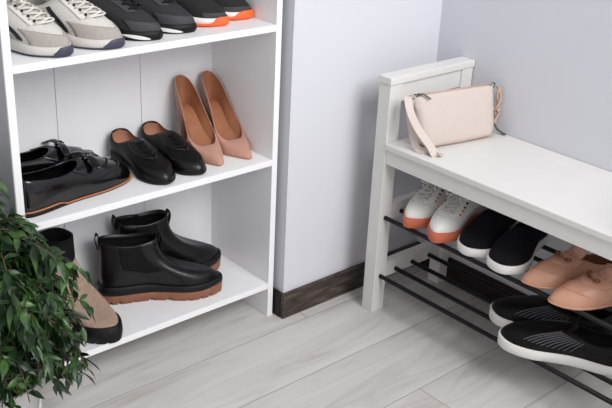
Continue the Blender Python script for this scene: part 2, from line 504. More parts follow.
# ------------------------------------------------------------------ shelf unit
Xs1, Xs0, Ys, D, tp, tk = -.2192, -.8928, .1525, .2535, .0165, .0158
zt_, zm_, zb_ = .7763, .4433, .0988
ztop = 1.10
sh = empty('shoe_shelf', ((Xs0 + Xs1) / 2, Ys + D / 2, 0), 0, 'tall white open shoe shelf with three visible boards of footwear', 'shelf')
def loc(o, r): 
    r_ = r.location; 
    for v in o.data.vertices: v.co -= r_
    return o
def shbox(name, a, b, m=None, bev=.0008):
    o = MB().box(a, b).build(name, m or M['shelf'], sh, bevel=bev); return loc(o, sh)
shbox('side_panel', (Xs0, Ys, 0), (Xs0 + tp, Ys + D, ztop))
shbox('side_panel', (Xs1 - tp, Ys, 0), (Xs1, Ys + D, ztop))
for z in (zt_, zm_, zb_):
    shbox('shelf_board', (Xs0 + tp + .0002, Ys + .0005, z - tk), (Xs1 - tp - .0002, Ys + D - .004, z))
shbox('side_shade', (Xs0 - .0012, Ys + .0015, .0), (Xs0 - .0001, Ys + D, ztop), M['shade_joint'], 0)  # thin grey sheet paints shade onto the left panel's outer face
shbox('top_panel', (Xs0 + tp + .0002, Ys, ztop - .016), (Xs1 - tp - .0002, Ys + D, ztop))
g1, g2 = -.670, -.447
yb0, yb1 = Ys + D - .003, Ys + D
for a, b in ((Xs0 + tp, g1 - .0007), (g1 + .0007, g2 - .0007), (g2 + .0007, Xs1 - tp)):
    shbox('back_panel', (a, yb0, zb_ - .02), (b, yb1, ztop - .016), M['shelf_back'], .0004)
shbox('back_joint', (Xs0 + tp, yb1, zb_ - .02), (Xs1 - tp, yb1 + .001, ztop - .016), M['shade_joint'], 0)

# ------------------------------------------------------------------ bench
lw, lx, Lc, zs, za, zr1, zr2, dr, px0 = .0383, .0428, .3085, .4835, .4287, .2757, .1054, .0652, .0204
BL = .81      # bench runs from y=lw to y=-BL
bn = empty('shoe_bench', (Lc / 2, -BL / 2, 0), 0, 'long white wooden bench with raised end and black rod shoe racks', 'bench')
def bbox(name, a, b, bev=.0015, m=None):
    o = MB().box(a, b).build(name, m or M['bench'], bn, bevel=bev); return loc(o, bn)
for y0 in (0, -BL):
    for x0 in (0, Lc - lx):
        bbox('leg', (x0, y0, 0), (x0 + lx, y0 + lw, .631), .0015)
    bbox('end_cap', (-.003, y0 - .003, .6312), (Lc + .0015, y0 + lw + .003, .65), .002)
    bbox('top_rail', (lx, y0 + .004, .583), (Lc - lx, y0 + lw - .008, .631))
    bbox('end_rail', (lx, y0 + .008, zs - .065), (Lc - lx, y0 + lw - .008, zs - .02))
    for z in (zr1, zr2):
        bbox('end_rail', (lx, y0 + .006, z - .014), (Lc - lx, y0 + lw - .010, z + .030))
seat = bbox('seat', (-.003, -BL + lw + .0003, zs - .0165), (Lc + .001, -.0003, zs), .0025)
bbox('front_apron', (.003, -BL + lw + .0005, za), (.021, -.0005, zs - .0165), .0015)
bbox('back_apron', (Lc - .021, -BL + lw + .0005, za), (Lc - .003, -.0005, zs - .0165), .0015)
for z in (zr1, zr2):
    for i in range(4):
        mb = MB(); x = px0 + dr * i + (.003 if i == 3 else 0)
        y1 = .003 if i == 0 else .008
        mb.tube([(x, y1, z), (x, -BL + lw - y1 - .001, z)], .0058, n=14)
        o = mb.build('rack_rod', M['rod'], bn, smooth=True); loc(o, bn)
        o['label'] = 'black metal rod'
RZ = .0058
ZU = zr1 + RZ; ZL = zr2 + RZ

# ------------------------------------------------------------------ shoe kinds
SN = dict(L=.240, W=.078, shape='round', st=lambda x: .030 - .012 * sm(x, .2, .9),
          rx=[.03, .06, .16, .28, .38, .45, .475], ry=[0, .22, .31, .30, .26, .18, 0], rz=[.098, .092, .074, .072, .084, .094, .097],
          a=[.03, .03, .022, .022, .026, .028, .028], o=[.004, .004, .003, .002, .002, .003, .004],
          c2=[(-.008, 0, -.03), (-.004, .006, -.03), (0, .012, -.02), (0, .016, -.02), (.02, .018, -.016), (.05, .012, -.022), (.062, 0, -.028)])

def runner(kind, label, group, toe, head, side):
    """running sneaker"""
    if kind == 'grey':
        s = Shoe('running_sneaker', label, 'sneaker', group, toe, head, zt_, side, dict(SN, W=.088, L=.236))
        s.upper(M['sn_grey'], lin_m=M['sn_mid'])
        s.sole('midsole', M['sn_mid'], C(.005), lambda x: s.st(x) + .003, .004, .0035, bulge=.002)
        s.sole('outsole', M['navy_rubber'], lambda x: .0002 , C(.0058), .001, .003)
        # navy bumper that climbs the toe
        mb = MB(); G = []
        for i in range(25):
            f = 6 + .85 * (i / 24 * 2 - 1)
            h = .004 + .015 * (1 - abs(i / 24 * 2 - 1) ** 4)
            G.append([tuple(s.outline(f, .0035 + .003 * (1 if 0 < j < 5 else 0))[0]) + (.003 + h * j / 5,) for j in range(6)])
        mb.grid(G); s.add(mb, 'toe_bumper', M['navy_rubber'], smooth=True)
        s.patch('toe_overlay', M['sn_suede'], 4.1, 7.9, .0, lambda f: .40 - .16 * (1 - abs(f - 6) / 1.9) ** 1.0 + .04, off=.0016)
        s.patch('heel_overlay', M['sn_suede'], -1.6, 1.6, .0, lambda f: .75 - .3 * abs(f) / 1.6, off=.0016)
        for sg in (-1, 1):
            s.patch('eyestay', M['lace_white'], 6 + sg * .62, 6 + sg * 1.25, .5, .97, off=.0022, nf=8)
            for k, (ff, m_) in enumerate(((2.15, 'dark_hole'), (2.55, 'sn_suede'), (2.9, 'dark_hole'))):
                s.patch('side_stripe', M[m_], 6 - sg * ff, 6 - sg * (ff + .24), .12, .85, off=.0016, nf=3)
        s.tongue(M['sn_grey'], w=.024, h=.03)
        w = lambda t: .95
        s.laces(M['lace_white'], [.52, .62, .72, .82, .92, .99], w, r=.0034, off=.006)
        s.eyelets('eyelet', [M['dark_hole']], [.57, .67, .77, .87], .8, r=.003, off=.004)
    elif kind == 'charcoal':
        s = Shoe('running_sneaker', label, 'sneaker', group, toe, head, zt_, side, SN)
        s.upper(M['chr_mesh'], lin_m=M['blk_fabric'])
        s.sole('midsole', M['blk_rubber'], C(.004), lambda x: s.st(x) + .002, .004, .003, bulge=.002)
        s.sole('outsole', M['blk_rubber'], C(.0002), C(.0048), .001, .003)
        for sg in (-1, 1):
            G = []
            for i in range(15):
                u = i / 14; f = 6 + sg * (.75 + 1.4 * u)
                h = .008 * math.sin(PI * min(1, u * 1.05)) ** .6
                G.append([tuple(s.outline(f, .0066)[0]) + (.005 + (.009 * u) + h * (j / 3 - .5),) for j in range(4)])
            mb = MB(); mb.grid(G); s.add(mb, 'midsole_flash', M['white_rubber'], smooth=True)
        s.patch('toe_overlay', M['chr_overlay'], 4.2, 7.8, .0, lambda f: .22 + .1 * abs(f - 6) / 1.8, off=.0014)
        s.patch('heel_overlay', M['chr_overlay'], -1.6, 1.6, .0, .7, off=.0014)
        for sg in (-1, 1): s.patch('eyestay', M['chr_overlay'], 6 + sg * .62, 6 + sg * 1.2, .5, .97, off=.002, nf=8)
        s.tongue(M['chr_mesh'], w=.024, h=.028)
        s.laces(M['lace_black'], [.55, .66, .77, .88, .97], .9, r=.003, off=.005)
    else:
        s = Shoe('running_sneaker', label, 'sneaker', group, toe, head, zt_, side, SN)
        s.upper(M['dk_mesh'], lin_m=M['blk_fabric'])
        s.sole('midsole', M['white_rubber'], C(.006), lambda x: s.st(x) + .001, .003, .002, bulge=.002)
        s.sole('outsole', M['bright_orange'], C(.0002), C(.0068), .001, .004)
        G = []
        for i in range(31):
            u = i / 30 * 2 - 1; f = 6 + 2.3 * u
            h = .006 + .014 * (1 - sm(abs(u), .28, .55))
            G.append([tuple(s.outline(f, .003 + .004 * (1 if 0 < j < 5 else 0))[0]) + (.002 + h * j / 5,) for j in range(6)])
        mb = MB(); mb.grid(G); s.add(mb, 'toe_bumper', M['bright_orange'], smooth=True)
        s.patch('toe_overlay', M['chr_overlay'], 4.4, 7.6, .0, .16, off=.0012)
        s.tongue(M['dk_mesh'], w=.024, h=.028)
        s.laces(M['lace_black'], [.55, .66, .77, .88, .97], .9, r=.003, off=.005)
    return s

gS = 'running sneakers on the top board'
runner('grey', 'pale grey running sneaker with navy toe, at the left end of top board', 'grey running sneakers', (-.753, .161), -62, -1)
runner('grey', 'pale grey running sneaker with navy toe, beside the charcoal sneaker', 'grey running sneakers', (-.641, .160), -61, 1)
runner('charcoal', 'charcoal mesh sneaker beside the pale grey sneaker on top board', 'charcoal sneakers', (-.530, .180), -52, -1)
runner('charcoal', 'charcoal mesh sneaker with white sole flash, beside the orange-soled sneaker', 'charcoal sneakers', (-.436, .194), -53, 1)
runner('orange', 'black sneaker with orange toe sole, next to the charcoal sneaker', 'orange soled sneakers', (-.336, .210), -50, -1)
runner('orange', 'black sneaker with orange toe sole, nearest right side panel of shelf', 'orange soled sneakers', (-.250, .232), -50, 1)

# ---- bow loafers
LO = dict(L=.312, W=.092, shape='blunt', st=lambda x: .0135 - .007 * sm(x, .28, .34) + .002 * sm(x, .9, 1),
          rx=[.02, .05, .15, .28, .41, .49, .52], ry=[0, .22, .31, .32, .28, .18, 0], rz=[.082, .079, .073, .067, .068, .073, .076],
          a=[.025, .025, .018, .016, .022, .032, .034], o=[.004, .004, .003, .003, .004, .004, .004],
          c2=[(-.006, 0, -.02), (-.003, .005, -.02), (0, .008, -.014), (0, .01, -.012), (.015, .012, -.008), (.045, .01, -.010), (.060, 0, -.010)])
def loafer(label, toe, head, side, z=zm_, L=.312):
    s = Shoe('bow_loafer', label, 'loafer', 'black bow loafers', toe, head, z, side, dict(LO, L=L))
    s.upper(M['blk_patent'], lin_m=M['blk_leather'])
    s.sole('welt', M['tan_line'], lambda x: s.st(x) - .0030, lambda x: s.st(x) - .001, .0035, .0035, bev=.0006)
    s.sole('outsole', M['blk_rubber'], lambda x: .0002 + .004 * sm(x, .85, 1), lambda x: s.st(x) - .0028, .002, .0030)
    # fold-over strap across the instep with a flat bow
    s.patch('instep_strap', M['blk_patent'], 4.0, 8.0, lambda f: .56 + .03 * abs(f - 6), lambda f: .96, off=.003)
    c = s.surf(6, .86, .008)
    b = MB()
    for sg in (-1, 1):
        G = []
        for i in range(13):
            u = i / 12; wv = .004 + .0060 * math.sin(PI * (u ** .8) * .62) if u < .97 else .006
            cx = c + np.array([-.006 * u, sg * .056 * u, .004 * math.sin(PI * min(1, u * 1.3)) - .012 * u * u])
            row = []
            for k in range(8):
                a = 2 * PI * k / 8
                row.append(cx + np.array([math.cos(a) * wv, 0, math.sin(a) * .0035]))
            row.append(row[0]); G.append(row)
        b.grid(G)
        b.f.append(tuple(len(b.v) - 9 + k for k in range(8)))
    bow = s.add(b, 'bow', M['blk_patent'], smooth=True)
    k = MB(); k.tube([c + np.array([-.009, 0, -.002]), c + np.array([-.004, 0, .003]), c + np.array([.004, 0, .003]), c + np.array([.009, 0, -.002])], .005, n=10)
    s.add(k, 'bow_knot', M['blk_patent'], bow, smooth=True)
    # apron seam
    sm_ = s.line([(3.9, .42), (4.6, .42), (5.2, .40), (6, .38), (6.8, .40), (7.4, .42), (8.1, .42)], .0013, off=.0012)
    s.add(sm_, 'apron_seam', M['blk_leather'], smooth=True)
    return s
loafer('black glossy bow loafer nearest the front edge of middle board', (-.566, .280), 13, 1)
s = loafer('black glossy bow loafer behind the front loafer, against the back', (-.588, .353), 2, -1, L=.284)

# ---- oxfords
OX = dict(L=.224, W=.084, shape='round', st=lambda x: .020 - .012 * sm(x, .27, .33),
          rx=[.015, .045, .13, .23, .32, .375, .395], ry=[0, .25, .34, .34, .27, .16, 0], rz=[.070, .066, .054, .054, .062, .068, .070],
          a=[.03, .03, .02, .018, .024, .030, .032], o=[.004, .004, .003, .003, .004, .004, .004],
          c2=[(-.006, 0, -.02), (-.003, .005, -.02), (0, .008, -.014), (0, .012, -.014), (.02, .016, -.012), (.05, .012, -.02), (.07, 0, -.026)])
def oxford(label, toe, head, side):
    s = Shoe('lace_up_shoe', label, 'shoe', 'black lace-up shoes', toe, head, zm_, side, OX)
    s.upper(M['blk_soft'], lin_m=M['tan_lining'])
    s.sole('outsole', M['blk_rubber'], lambda x: .0002 + .003 * sm(x, .88, 1), lambda x: s.st(x) + .001, .002, .003)
    s.patch('toe_cap', M['blk_leather'], 4.5, 7.5, .0, lambda f: .30 + .04 * abs(f - 6), off=.0012)
    for sg in (-1, 1): s.patch('eyestay', M['blk_leather'], 6 + sg * .12, 6 + sg * 1.5, .60, .99, off=.0010, nf=10)
    s.laces(M['lace_black'], [.66, .75, .84, .92], .62, r=.0016, off=.0032, cross=True, straight=True, bow=False)
    return s
oxford('black lace-up shoe with tan lining, beside the bow loafers', (-.524, .166), -90, -1)
oxford('black lace-up shoe with tan lining, beside the nude pumps', (-.436, .170), -90, 1)

# ---- pumps
PU = dict(L=.202, W=.080, shape='point', st=C(.004), base=lambda x: .094 * (1 - sm(x, .02, .74)) ** 1.0,
          rx=[-.015, .01, .12, .33, .52, .635, .675], ry=[0, .17, .30, .37, .44, .28, 0], rz=[.078, .074, .062, .046, .032, .028, .032],
          a=[.02, .018, .014, .010, .008, .014, .018], o=[.002, .002, .002, .003, .003, .004, .002],
          c2=[(-.004, 0, -.02), (-.002, .004, -.016), (0, .004, -.01), (0, .004, -.008), (.004, .005, -.003), (.012, .006, .001), (.018, 0, .002)])
def pump(label, toe, head, side):
    s = Shoe('high_heel_pump', label, 'high heel', 'nude pumps', toe, head, zm_, side, PU)
    s.upper(M['nude'], lin_m=M['brown_lining'], th=.0018)
    s.sole('outsole', M['tan_lining'], C(.0002), C(.0045), -.002, .0005, bev=.0008)
    # insole seam
    mb = MB()
    pts = []
    for x in np.linspace(.12, .62, 14):
        pts.append((x * s.L, .004, s.base(x) + .0085))
    # heel: tapering block under the heel seat
    h = MB(); rows = []
    for i in range(13):
        u = i / 12
        z = .0005 + (.0865) * u
        w = .011 + .016 * u ** 2.2; d0 = .004 + .012 * (1 - u); d1 = .022 + .030 * u ** 2 + .0
        zc = z
        row = []
        for k in range(20):
            a = 2 * PI * k / 20
            cx = (d0 + d1) / 2; rx_ = (d1 - d0) / 2
            x = cx + rx_ * math.copysign(abs(math.cos(a)) ** .7, math.cos(a)); y = w * .5 * 1.5 * math.copysign(abs(math.sin(a)) ** .8, math.sin(a))
            zz = z
            if i == 12: zz = s.base(min(max(x / s.L, 0), 1)) + .001
            row.append((x, y, zz))
        rows.append(row)
    rows = [r + [r[0]] for r in rows]
    h.grid(rows); h.f.append(tuple(range(20)))
    s.add(h, 'heel', M['nude'], smooth=True)
    return s
pump('nude pointed high heel beside the black lace-up shoes', (-.361, .188), -95, -1)
pump('nude pointed high heel nearest the right side panel', (-.281, .183), -94, 1)

# ---- chelsea boots
CH = dict(L=.298, W=.097, shape='round', st=lambda x: .040 - .006 * sm(x, .3, .6) + .004 * sm(x, .85, 1),
          rx=[.0, .03, .13, .25, .37, .455, .48], ry=[0, .24, .35, .37, .34, .22, 0], rz=[.163, .162, .159, .156, .160, .164, .166],
          a=[.05, .05, .05, .05, .045, .048, .046], o=[.004, .004, .003, .003, .004, .005, .006],
          c2=[(.004, 0, -.06), (.002, -.002, -.06), (0, -.004, -.06), (0, -.004, -.06), (-.004, -.004, -.07), (0, .0, -.10), (-.004, 0, -.125)])
def chelsea(label, toe, head, side, tall=0):
    sp = dict(CH); sp['rz'] = [v + tall for v in CH['rz']]; sp['L'] = CH['L'] - tall
    s = Shoe('chelsea_boot', label, 'boot', 'black chelsea boots', toe, head, zb_, side, sp)
    s.upper(M['blk_leather'], lin_m=M['blk_fabric'], th=.003)
    s.sole('outsole', M['gum'], C(.0002), lambda x: .025 + .004 * sm(x, .8, 1), .004, .006, lug=.007, lugn=24, NF=176)
    s.sole('rubber_rand', M['blk_rubber'], lambda x: .0245 + .004 * sm(x, .8, 1), lambda x: s.st(x) + .007, .0062, .005, bulge=.001)
    for c_ in (3.0, 9.0):
        s.patch('elastic_gore', M['blk_fabric'], c_ - .75, c_ + .75, lambda f, c_=c_: .35 + .18 * abs(f - c_), .985, off=.0012, nf=14)
    for f_ in (3.9, 8.1):
        s.add(s.line([(f_, .02), (f_ - .02, .3), (f_ - .1 * (1 if f_ < 6 else -1), .6)], .0012, off=.001), 'side_seam', M['blk_soft'], smooth=True)
    for f_ in (0., 6.):
        c = s.surf(f_, .93); sgx = -1 if f_ == 0 else 1
        t = MB()
        P = [c + np.array([sgx * .002, 0, -.01]), c + np.array([sgx * .007, 0, .014]), c + np.array([sgx * .004, 0, .028]), c + np.array([-sgx * .001, 0, .022]), c + np.array([-sgx * .003, 0, -.005])]
        t.tube(spline(P, 6), .009, n=8, flat=.16, up=(1, 0, 0)); s.add(t, 'pull_tab', M['blk_soft'], smooth=True)
    return s
chelsea('black leather ankle boot with gum lug sole, nearer the front edge', (-.351, .208), -26, -1)
chelsea('black leather ankle boot with gum lug sole, behind the front boot', (-.277, .313), -12, 1, .018)

# ---- beige boots
BG = dict(L=.242, W=.096, shape='round', st=C(.034),
          rx=[.05, .07, .13, .21, .29, .345, .36], ry=[0, .22, .32, .34, .31, .19, 0], rz=[.192] * 7,
          a=[.05, .05, .05, .05, .036, .034, .036], o=[.004, .004, .003, .003, .004, .005, .006],
          c2=[(.004, 0, -.06), (.002, -.002, -.06), (0, -.004, -.06), (0, -.004, -.06), (-.008, -.004, -.10), (-.016, .0, -.16), (-.026, 0, -.19)])
def beige(label, toe, head, side):
    s = Shoe('suede_boot', label, 'boot', 'beige suede boots', toe, head, zb_, side, BG)
    s.upper(M['beige_suede'], lin_m=M['blk_fabric'], th=.003)
    s.sole('outsole', M['blk_rubber'], C(.0002), lambda x: s.st(x) + .002, .005, .006, lug=.006, lugn=24, NF=192, bulge=.002)
    s.sole('welt', M['blk_rubber'], lambda x: s.st(x) + .001, lambda x: s.st(x) + .006, .004, .002)
    # knit collar
    G = []
    for i in range(49):
        f = 12 * i / 48
        p = s.surf(f, .90, .003); q = s.surf(f, 1.0, .002)
        d = np.array([0, 0, 1.])
        col = [s.surf(f, .90, 0), p]
        for j in range(5): col.append(p * (1 - j / 4) + (q + d * .016) * (j / 4) + np.array([0, 0, 0]))
        inn = s.surf(f, 1.0, -.003) + d * .015
        col += [inn, s.surf(f, .9, -.004)]
        G.append(col)
    mb = MB(); mb.grid(G); s.add(mb, 'knit_collar', M['blk_fabric'], smooth=True)
    s.add(s.line([(4.2, .02), (4.1, .25), (3.9, .5), (3.6, .8)], .0012, off=.001), 'side_seam', M['beige_suede'], smooth=True)
    s.add(s.line([(7.8, .02), (7.9, .25), (8.1, .5), (8.4, .8)], .0012, off=.001), 'side_seam', M['beige_suede'], smooth=True)
    return s
beige('beige suede boot with black knit collar, beside the black ankle boots', (-.688, .150), -79, 1)
beige('beige suede boot with black sole, mostly hidden by the plant leaves', (-.798, .150), -82, -1)

# ---- white sneakers with coral soles
WH = dict(L=.250, W=.083, shape='round', st=lambda x: .026 + .002 * sm(x, .85, 1),
          rx=[.03, .06, .16, .28, .38, .45, .475], ry=[0, .22, .31, .30, .26, .18, 0], rz=[.088, .084, .066, .064, .076, .088, .090],
          a=[.03, .03, .022, .022, .024, .028, .030], o=[.003] * 7,
          c2=[(-.006, 0, -.03), (-.004, .006, -.03), (0, .012, -.02), (0, .016, -.02), (.02, .018, -.016), (.045, .012, -.02), (.055, 0, -.026)])
def white(label, toe, head, side):
    s = Shoe('white_sneaker', label, 'sneaker', 'white sneakers', toe, head, ZU, side, WH)
    s.upper(M['white_leather'], lin_m=M['white_leather'])
    s.sole('outsole', M['orange_rubber'], C(.0002), lambda x: s.st(x), .002, .003)
    for sg in (-1, 1): s.patch('eyestay', M['white_leather'], 6 + sg * .45, 6 + sg * 1.35, .48, .98, off=.0018, nf=10)
    s.add(s.line([(4.3, .1), (4.8, .34), (5.4, .42), (6, .44), (6.6, .42), (7.2, .34), (7.7, .1)], .001, off=.0008), 'toe_seam', M['sn_mid'], smooth=True)
    s.tongue(M['white_leather'], w=.022, h=.026)
    s.laces(M['lace_white'], [.52, .62, .72, .82, .92], .62, r=.0026, off=.005)
    s.eyelets('eyelet', [M['orange_eyelet'], M['orange_eyelet'], M['blue_eyelet'], M['dark_hole'], M['blue_eyelet']], [.50, .59, .68, .78, .88], 1.15, r=.0034, off=.0026)
    return s
white('white lace-up sneaker with coral sole nearest the raised bench end', (.013, -.085), 190, -1)
white('white lace-up sneaker with coral sole, beside the navy slip-on', (.004, -.176), 190, 1)

# ---- navy slip-ons
NV = dict(L=.256, W=.096, shape='blunt', st=lambda x: .021,
          rx=[.03, .06, .16, .28, .38, .45, .475], ry=[0, .22, .31, .32, .28, .18, 0], rz=[.068, .064, .050, .050, .057, .062, .064],
          a=[.025, .025, .018, .018, .020, .024, .026], o=[.003] * 7,
          c2=[(-.006, 0, -.02), (-.004, .006, -.02), (0, .010, -.016), (0, .012, -.014), (.02, .014, -.012), (.045, .012, -.012), (.055, 0, -.014)])
def navy(label, toe, head, side):
    s = Shoe('slip_on_shoe', label, 'shoe', 'navy slip-ons', toe, head, ZU, side, NV)
    s.upper(M['navy_fabric'], lin_m=M['navy_fabric'])
    s.sole('outsole', M['white_rubber'], C(.0002), lambda x: s.st(x) + .001, .002, .003)
    for sg in (-1, 1): s.patch('elastic_panel', M['blk_fabric'], 6 + sg * .9, 6 + sg * 1.7, .62, .99, off=.0009, nf=8)
    s.patch('toe_stitching', M['navy_fabric'], 4.6, 7.4, lambda f: .40, lambda f: .415, off=.0015)
    return s
navy('dark navy slip-on with white sole, beside the white sneaker', (.018, -.278), 196, -1)
navy('dark navy slip-on with white sole, beside the nude loafer', (.010, -.375), 196, 1)

# ---- nude loafers
NL = dict(L=.262, W=.086, shape='round', st=lambda x: .012 - .006 * sm(x, .28, .34) ,
          rx=[.02, .05, .15, .30, .44, .53, .56], ry=[0, .23, .31, .32, .30, .2, 0], rz=[.06, .056, .046, .042, .052, .062, .066],
          a=[.025, .025, .018, .016, .018, .021, .021], o=[.004, .004, .003, .003, .004, .004, .004],
          c2=[(-.006, 0, -.02), (-.003, .005, -.02), (0, .008, -.014), (0, .01, -.012), (.01, .012, -.008), (.03, .01, -.006), (.042, 0, -.008)])
def nloafer(label, toe, head, side):
    s = Shoe('horsebit_loafer', label, 'loafer', 'nude loafers', toe, head, ZU, side, NL)
    s.upper(M['nude_leather'], lin_m=M['brown_lining'])
    s.sole('outsole', M['nude_leather'], lambda x: .0002 + .003 * sm(x, .9, 1), lambda x: s.st(x) + .0005, .0012, .0022)
    s.patch('instep_saddle', M['nude_leather'], 4.35, 7.65, .66, lambda f: .93, off=.0022)
    # raised tongue flap
    s.tongue(M['nude_leather'], w=.026, h=.016, th=.0025, t0=.7)
    s.add(s.line([(3.9, .34), (4.6, .42), (5.2, .44), (6, .44), (6.8, .44), (7.4, .42), (8.1, .34)], .0014, off=.0006), 'apron_seam', M['nude_leather'], smooth=True)
    mb = MB()
    pts = [s.surf(6 + v, .78, .005) for v in np.linspace(-.7, .7, 9)]
    mb.tube(pts, .0018, n=8)
    for v in (-.75, .75, -.2, .2):
        c = s.surf(6 + v, .78, .0055); a = s.surf(6 + v + .1, .78, .0055) - c; a /= np.linalg.norm(a)
        b_ = s.surf(6 + v, .74, .0055) - c; b_ /= np.linalg.norm(b_)
        r = .006 if abs(v) > .5 else .0035
        ring = [c + a * r * math.cos(q) + b_ * r * math.sin(q) for q in np.linspace(0, 2 * PI, 15)]
        mb.tube(ring, .0014, n=6, cap=False)
    s.add(mb, 'metal_bit', M['gold'], smooth=True)
    return s
nloafer('nude leather loafer with metal bit, beside the navy slip-on', (.012, -.440), 156, -1)
nloafer('nude leather loafer with metal bit, nearest the right edge of photo', (-.010, -.524), 147, 1)

# ---- black sneakers with ribbed side on the lower rack
BS = dict(L=.290, W=.097, shape='blunt', st=lambda x: .023 + .003 * sm(x, .85, 1),
          rx=[.03, .06, .16, .28, .38, .45, .475], ry=[0, .22, .31, .32, .28, .18, 0], rz=[.088, .084, .070, .068, .076, .084, .086],
          a=[.03, .03, .022, .022, .026, .030, .030], o=[.003] * 7,
          c2=[(-.006, 0, -.02), (-.004, .006, -.02), (0, .012, -.016), (0, .014, -.014), (.02, .016, -.012), (.05, .012, -.018), (.06, 0, -.024)])
def bsneak(label, toe, head, side):
    s = Shoe('ribbed_sneaker', label, 'sneaker', 'black ribbed sneakers', toe, head, ZL, side, BS)
    s.upper(M['blk_soft'], lin_m=M['blk_fabric'])
    s.sole('outsole', M['white_rubber'], C(.0002), lambda x: s.st(x) + .002, .0025, .0035)
    for sg in (-1, 1):
        mb = MB()
        for k in range(10):
            f = 6 + sg * (1.25 + .16 * k)
            s.line([(f + sg * .14, .30), (f, .55), (f - sg * .14, .86)], .0018, off=.0016, mb=mb)
        s.add(mb, 'ribbed_panel', M['rib'], smooth=True)
    s.tongue(M['blk_soft'], w=.022, h=.016)
    return s
bsneak('black ribbed sneaker with thick white sole, front one on lower rack', (.016, -.398), 115, 1)
bsneak('black ribbed sneaker with thick white sole, behind the front one', (.090, -.312), 115, -1)

# ------------------------------------------------------------------ handbag
def handbag():
    p0 = np.array([.034, -.056]); p1 = np.array([.283, -.100])
    d = p1 - p0; Lb = np.linalg.norm(d); ang = math.atan2(d[1], d[0])
    c = (p0 + p1) / 2
    r = empty('handbag', (c[0], c[1], zs + .0007), ang, 'small pale beige leather handbag with strap lying on the white bench seat', 'bag')
    Hh = .128; nx = 30; nz = 16; G = []
    def half(z):   # half thickness
        t = z / Hh
        return .0305 * (1 - t) ** .55 * (1 - .25 * (1 - t) ** 6) + .0045
    secs = []
    for i in range(nx + 1):
        u = i / nx * 2 - 1
        e = max(0, 1 - abs(u) ** 9) ** .5
        row = []
        Hl = Hh * (1 - .05 * (1 - u * u) * 0) 
        inset = 1
        zb0 = .024 * (abs(u) ** 9)
        for k in range(2 * nz):
            a = k / (2 * nz)
            # perimeter of the section: front up, back down
            if a < .5: t = a * 2; sgn = -1
            else: t = (1 - a) * 2; sgn = 1
            tz = .5 - .5 * math.cos(PI * t)
            z = zb0 + (Hl - zb0 - .006 * abs(u) ** 12) * tz
            th = half(z) * (e * .82 + .18 if abs(u) > .8 else 1)
            if t < .12: th *= (.62 + .38 * (t / .12) ** .5)
            x = u * Lb / 2 * (1 - .03 * (1 - tz) - .02 * tz)
            row.append((x, sgn * th + .012 * tz, z + .0004))
        row.append(row[0]); secs.append(row)
    mb = MB(); mb.grid(secs)
    n = len(secs[0])
    mb.f.append(tuple(range(n - 1))); mb.f.append(tuple((len(secs) - 1) * n + k for k in range(n - 1)))
    mb.build('body', M['bag'], r, smooth=True, bevel=.0015)
    # zipper along the top
    z = MB(); z.tube([(-Lb / 2 + .004, .012, Hh + .0008), (Lb / 2 - .006, .012, Hh + .0008)], .0028, n=8, flat=.5); zo = z.build('zipper', M['bag_edge'], r, smooth=True)
    z = MB(); z.tube([(-Lb / 2 + .006, .008, Hh + .004), (-Lb / 2 + .020, .0, Hh + .005), (-Lb / 2 + .036, -.009, Hh - .007)], .0036, n=8, flat=.5); z.build('zip_pull', M['steel'], zo, smooth=True)
    # bottom piping seam
    z = MB(); z.tube([(-Lb / 2 + .012, -.0300, .0075), (0, -.0325, .0065), (Lb / 2 - .012, -.0300, .0075)], .0013, n=6); z.build('seam', M['bag_edge'], r, smooth=True)
    # D rings
    for sx in (-1, 1):
        z = MB(); cc = np.array([sx * (Lb / 2 - .002), .012, Hh - .004])
        z.tube([cc + np.array([sx * .007 * math.cos(a), 0, .007 * math.sin(a)]) for a in np.linspace(0, 2 * PI, 13)], .0014, n=6, cap=False)
        z.build('ring', M['steel'], r, smooth=True)
    # side gusset
    # wide strap: leaves the left ring, arcs down in front to the seat and returns up behind
    def ribbon(P, w, name, m=M['bag'], th=.0026, wdir=None, parent=r):
        P = spline(P, 8); Ga = []
        for i, p in enumerate(P):
            t = P[min(i + 1, len(P) - 1)] - P[max(i - 1, 0)]; t /= np.linalg.norm(t)
            wd = np.array(wdir(i / (len(P) - 1))) if callable(wdir) else np.array(wdir, float)
            wd = wd - t * wd.dot(t); wd /= np.linalg.norm(wd); nn = np.cross(t, wd)
            ww = w / 2
            Ga.append([p - wd * ww - nn * th / 2, p + wd * ww - nn * th / 2, p + wd * ww + nn * th / 2, p - wd * ww + nn * th / 2, p - wd * ww - nn * th / 2])
        q = MB(); q.grid(Ga); q.f.append((0, 1, 2, 3)); e_ = len(q.v) - 5; q.f.append((e_, e_ + 1, e_ + 2, e_ + 3))
        return q.build(name, m, parent, bevel=.0006)
    xl = -Lb / 2
    ribbon([(xl - .008, .012, Hh - .004), (xl - .022, .006, Hh + .001), (xl - .026, -.012, .100), (xl - .014, -.034, .060), (xl + .006, -.062, .022), (xl + .012, -.076, .0034), (xl + .030, -.074, .0034)],
           .019, 'strap', wdir=lambda u: (1, -.25, .15))
    ribbon([(xl - .006, .012, Hh - .008), (xl - .014, .006, .100), (xl - .014, -.008, .055), (xl - .008, -.026, .012), (xl + .004, -.050, .004), (xl + .020, -.066, .0036)],
           .018, 'strap', wdir=lambda u: (.6, -.8, 0))
    # knotted cord at the right end
    xr = Lb / 2
    q = MB()
    for k in range(2):
        P = []
        for i in range(15):
            u = i / 14
            P.append((xr + .007 + .011 * math.sin(u * 8 + k * PI) * .5 + .006 * math.sin(PI * u), .004 * math.cos(u * 8 + k * PI), Hh - .006 - (Hh - .028) * u))
        q.tube(spline(P, 3), .0042, n=8, flat=.7)
    q.tube([(xr + .006, -.006, Hh * .50), (xr + .012, -.008, Hh * .47), (xr + .016, .002, Hh * .45), (xr + .008, .008, Hh * .48), (xr + .004, 0, Hh * .51)], .004, n=8)
    q.build('cord', M['bag_edge'], r, smooth=True)
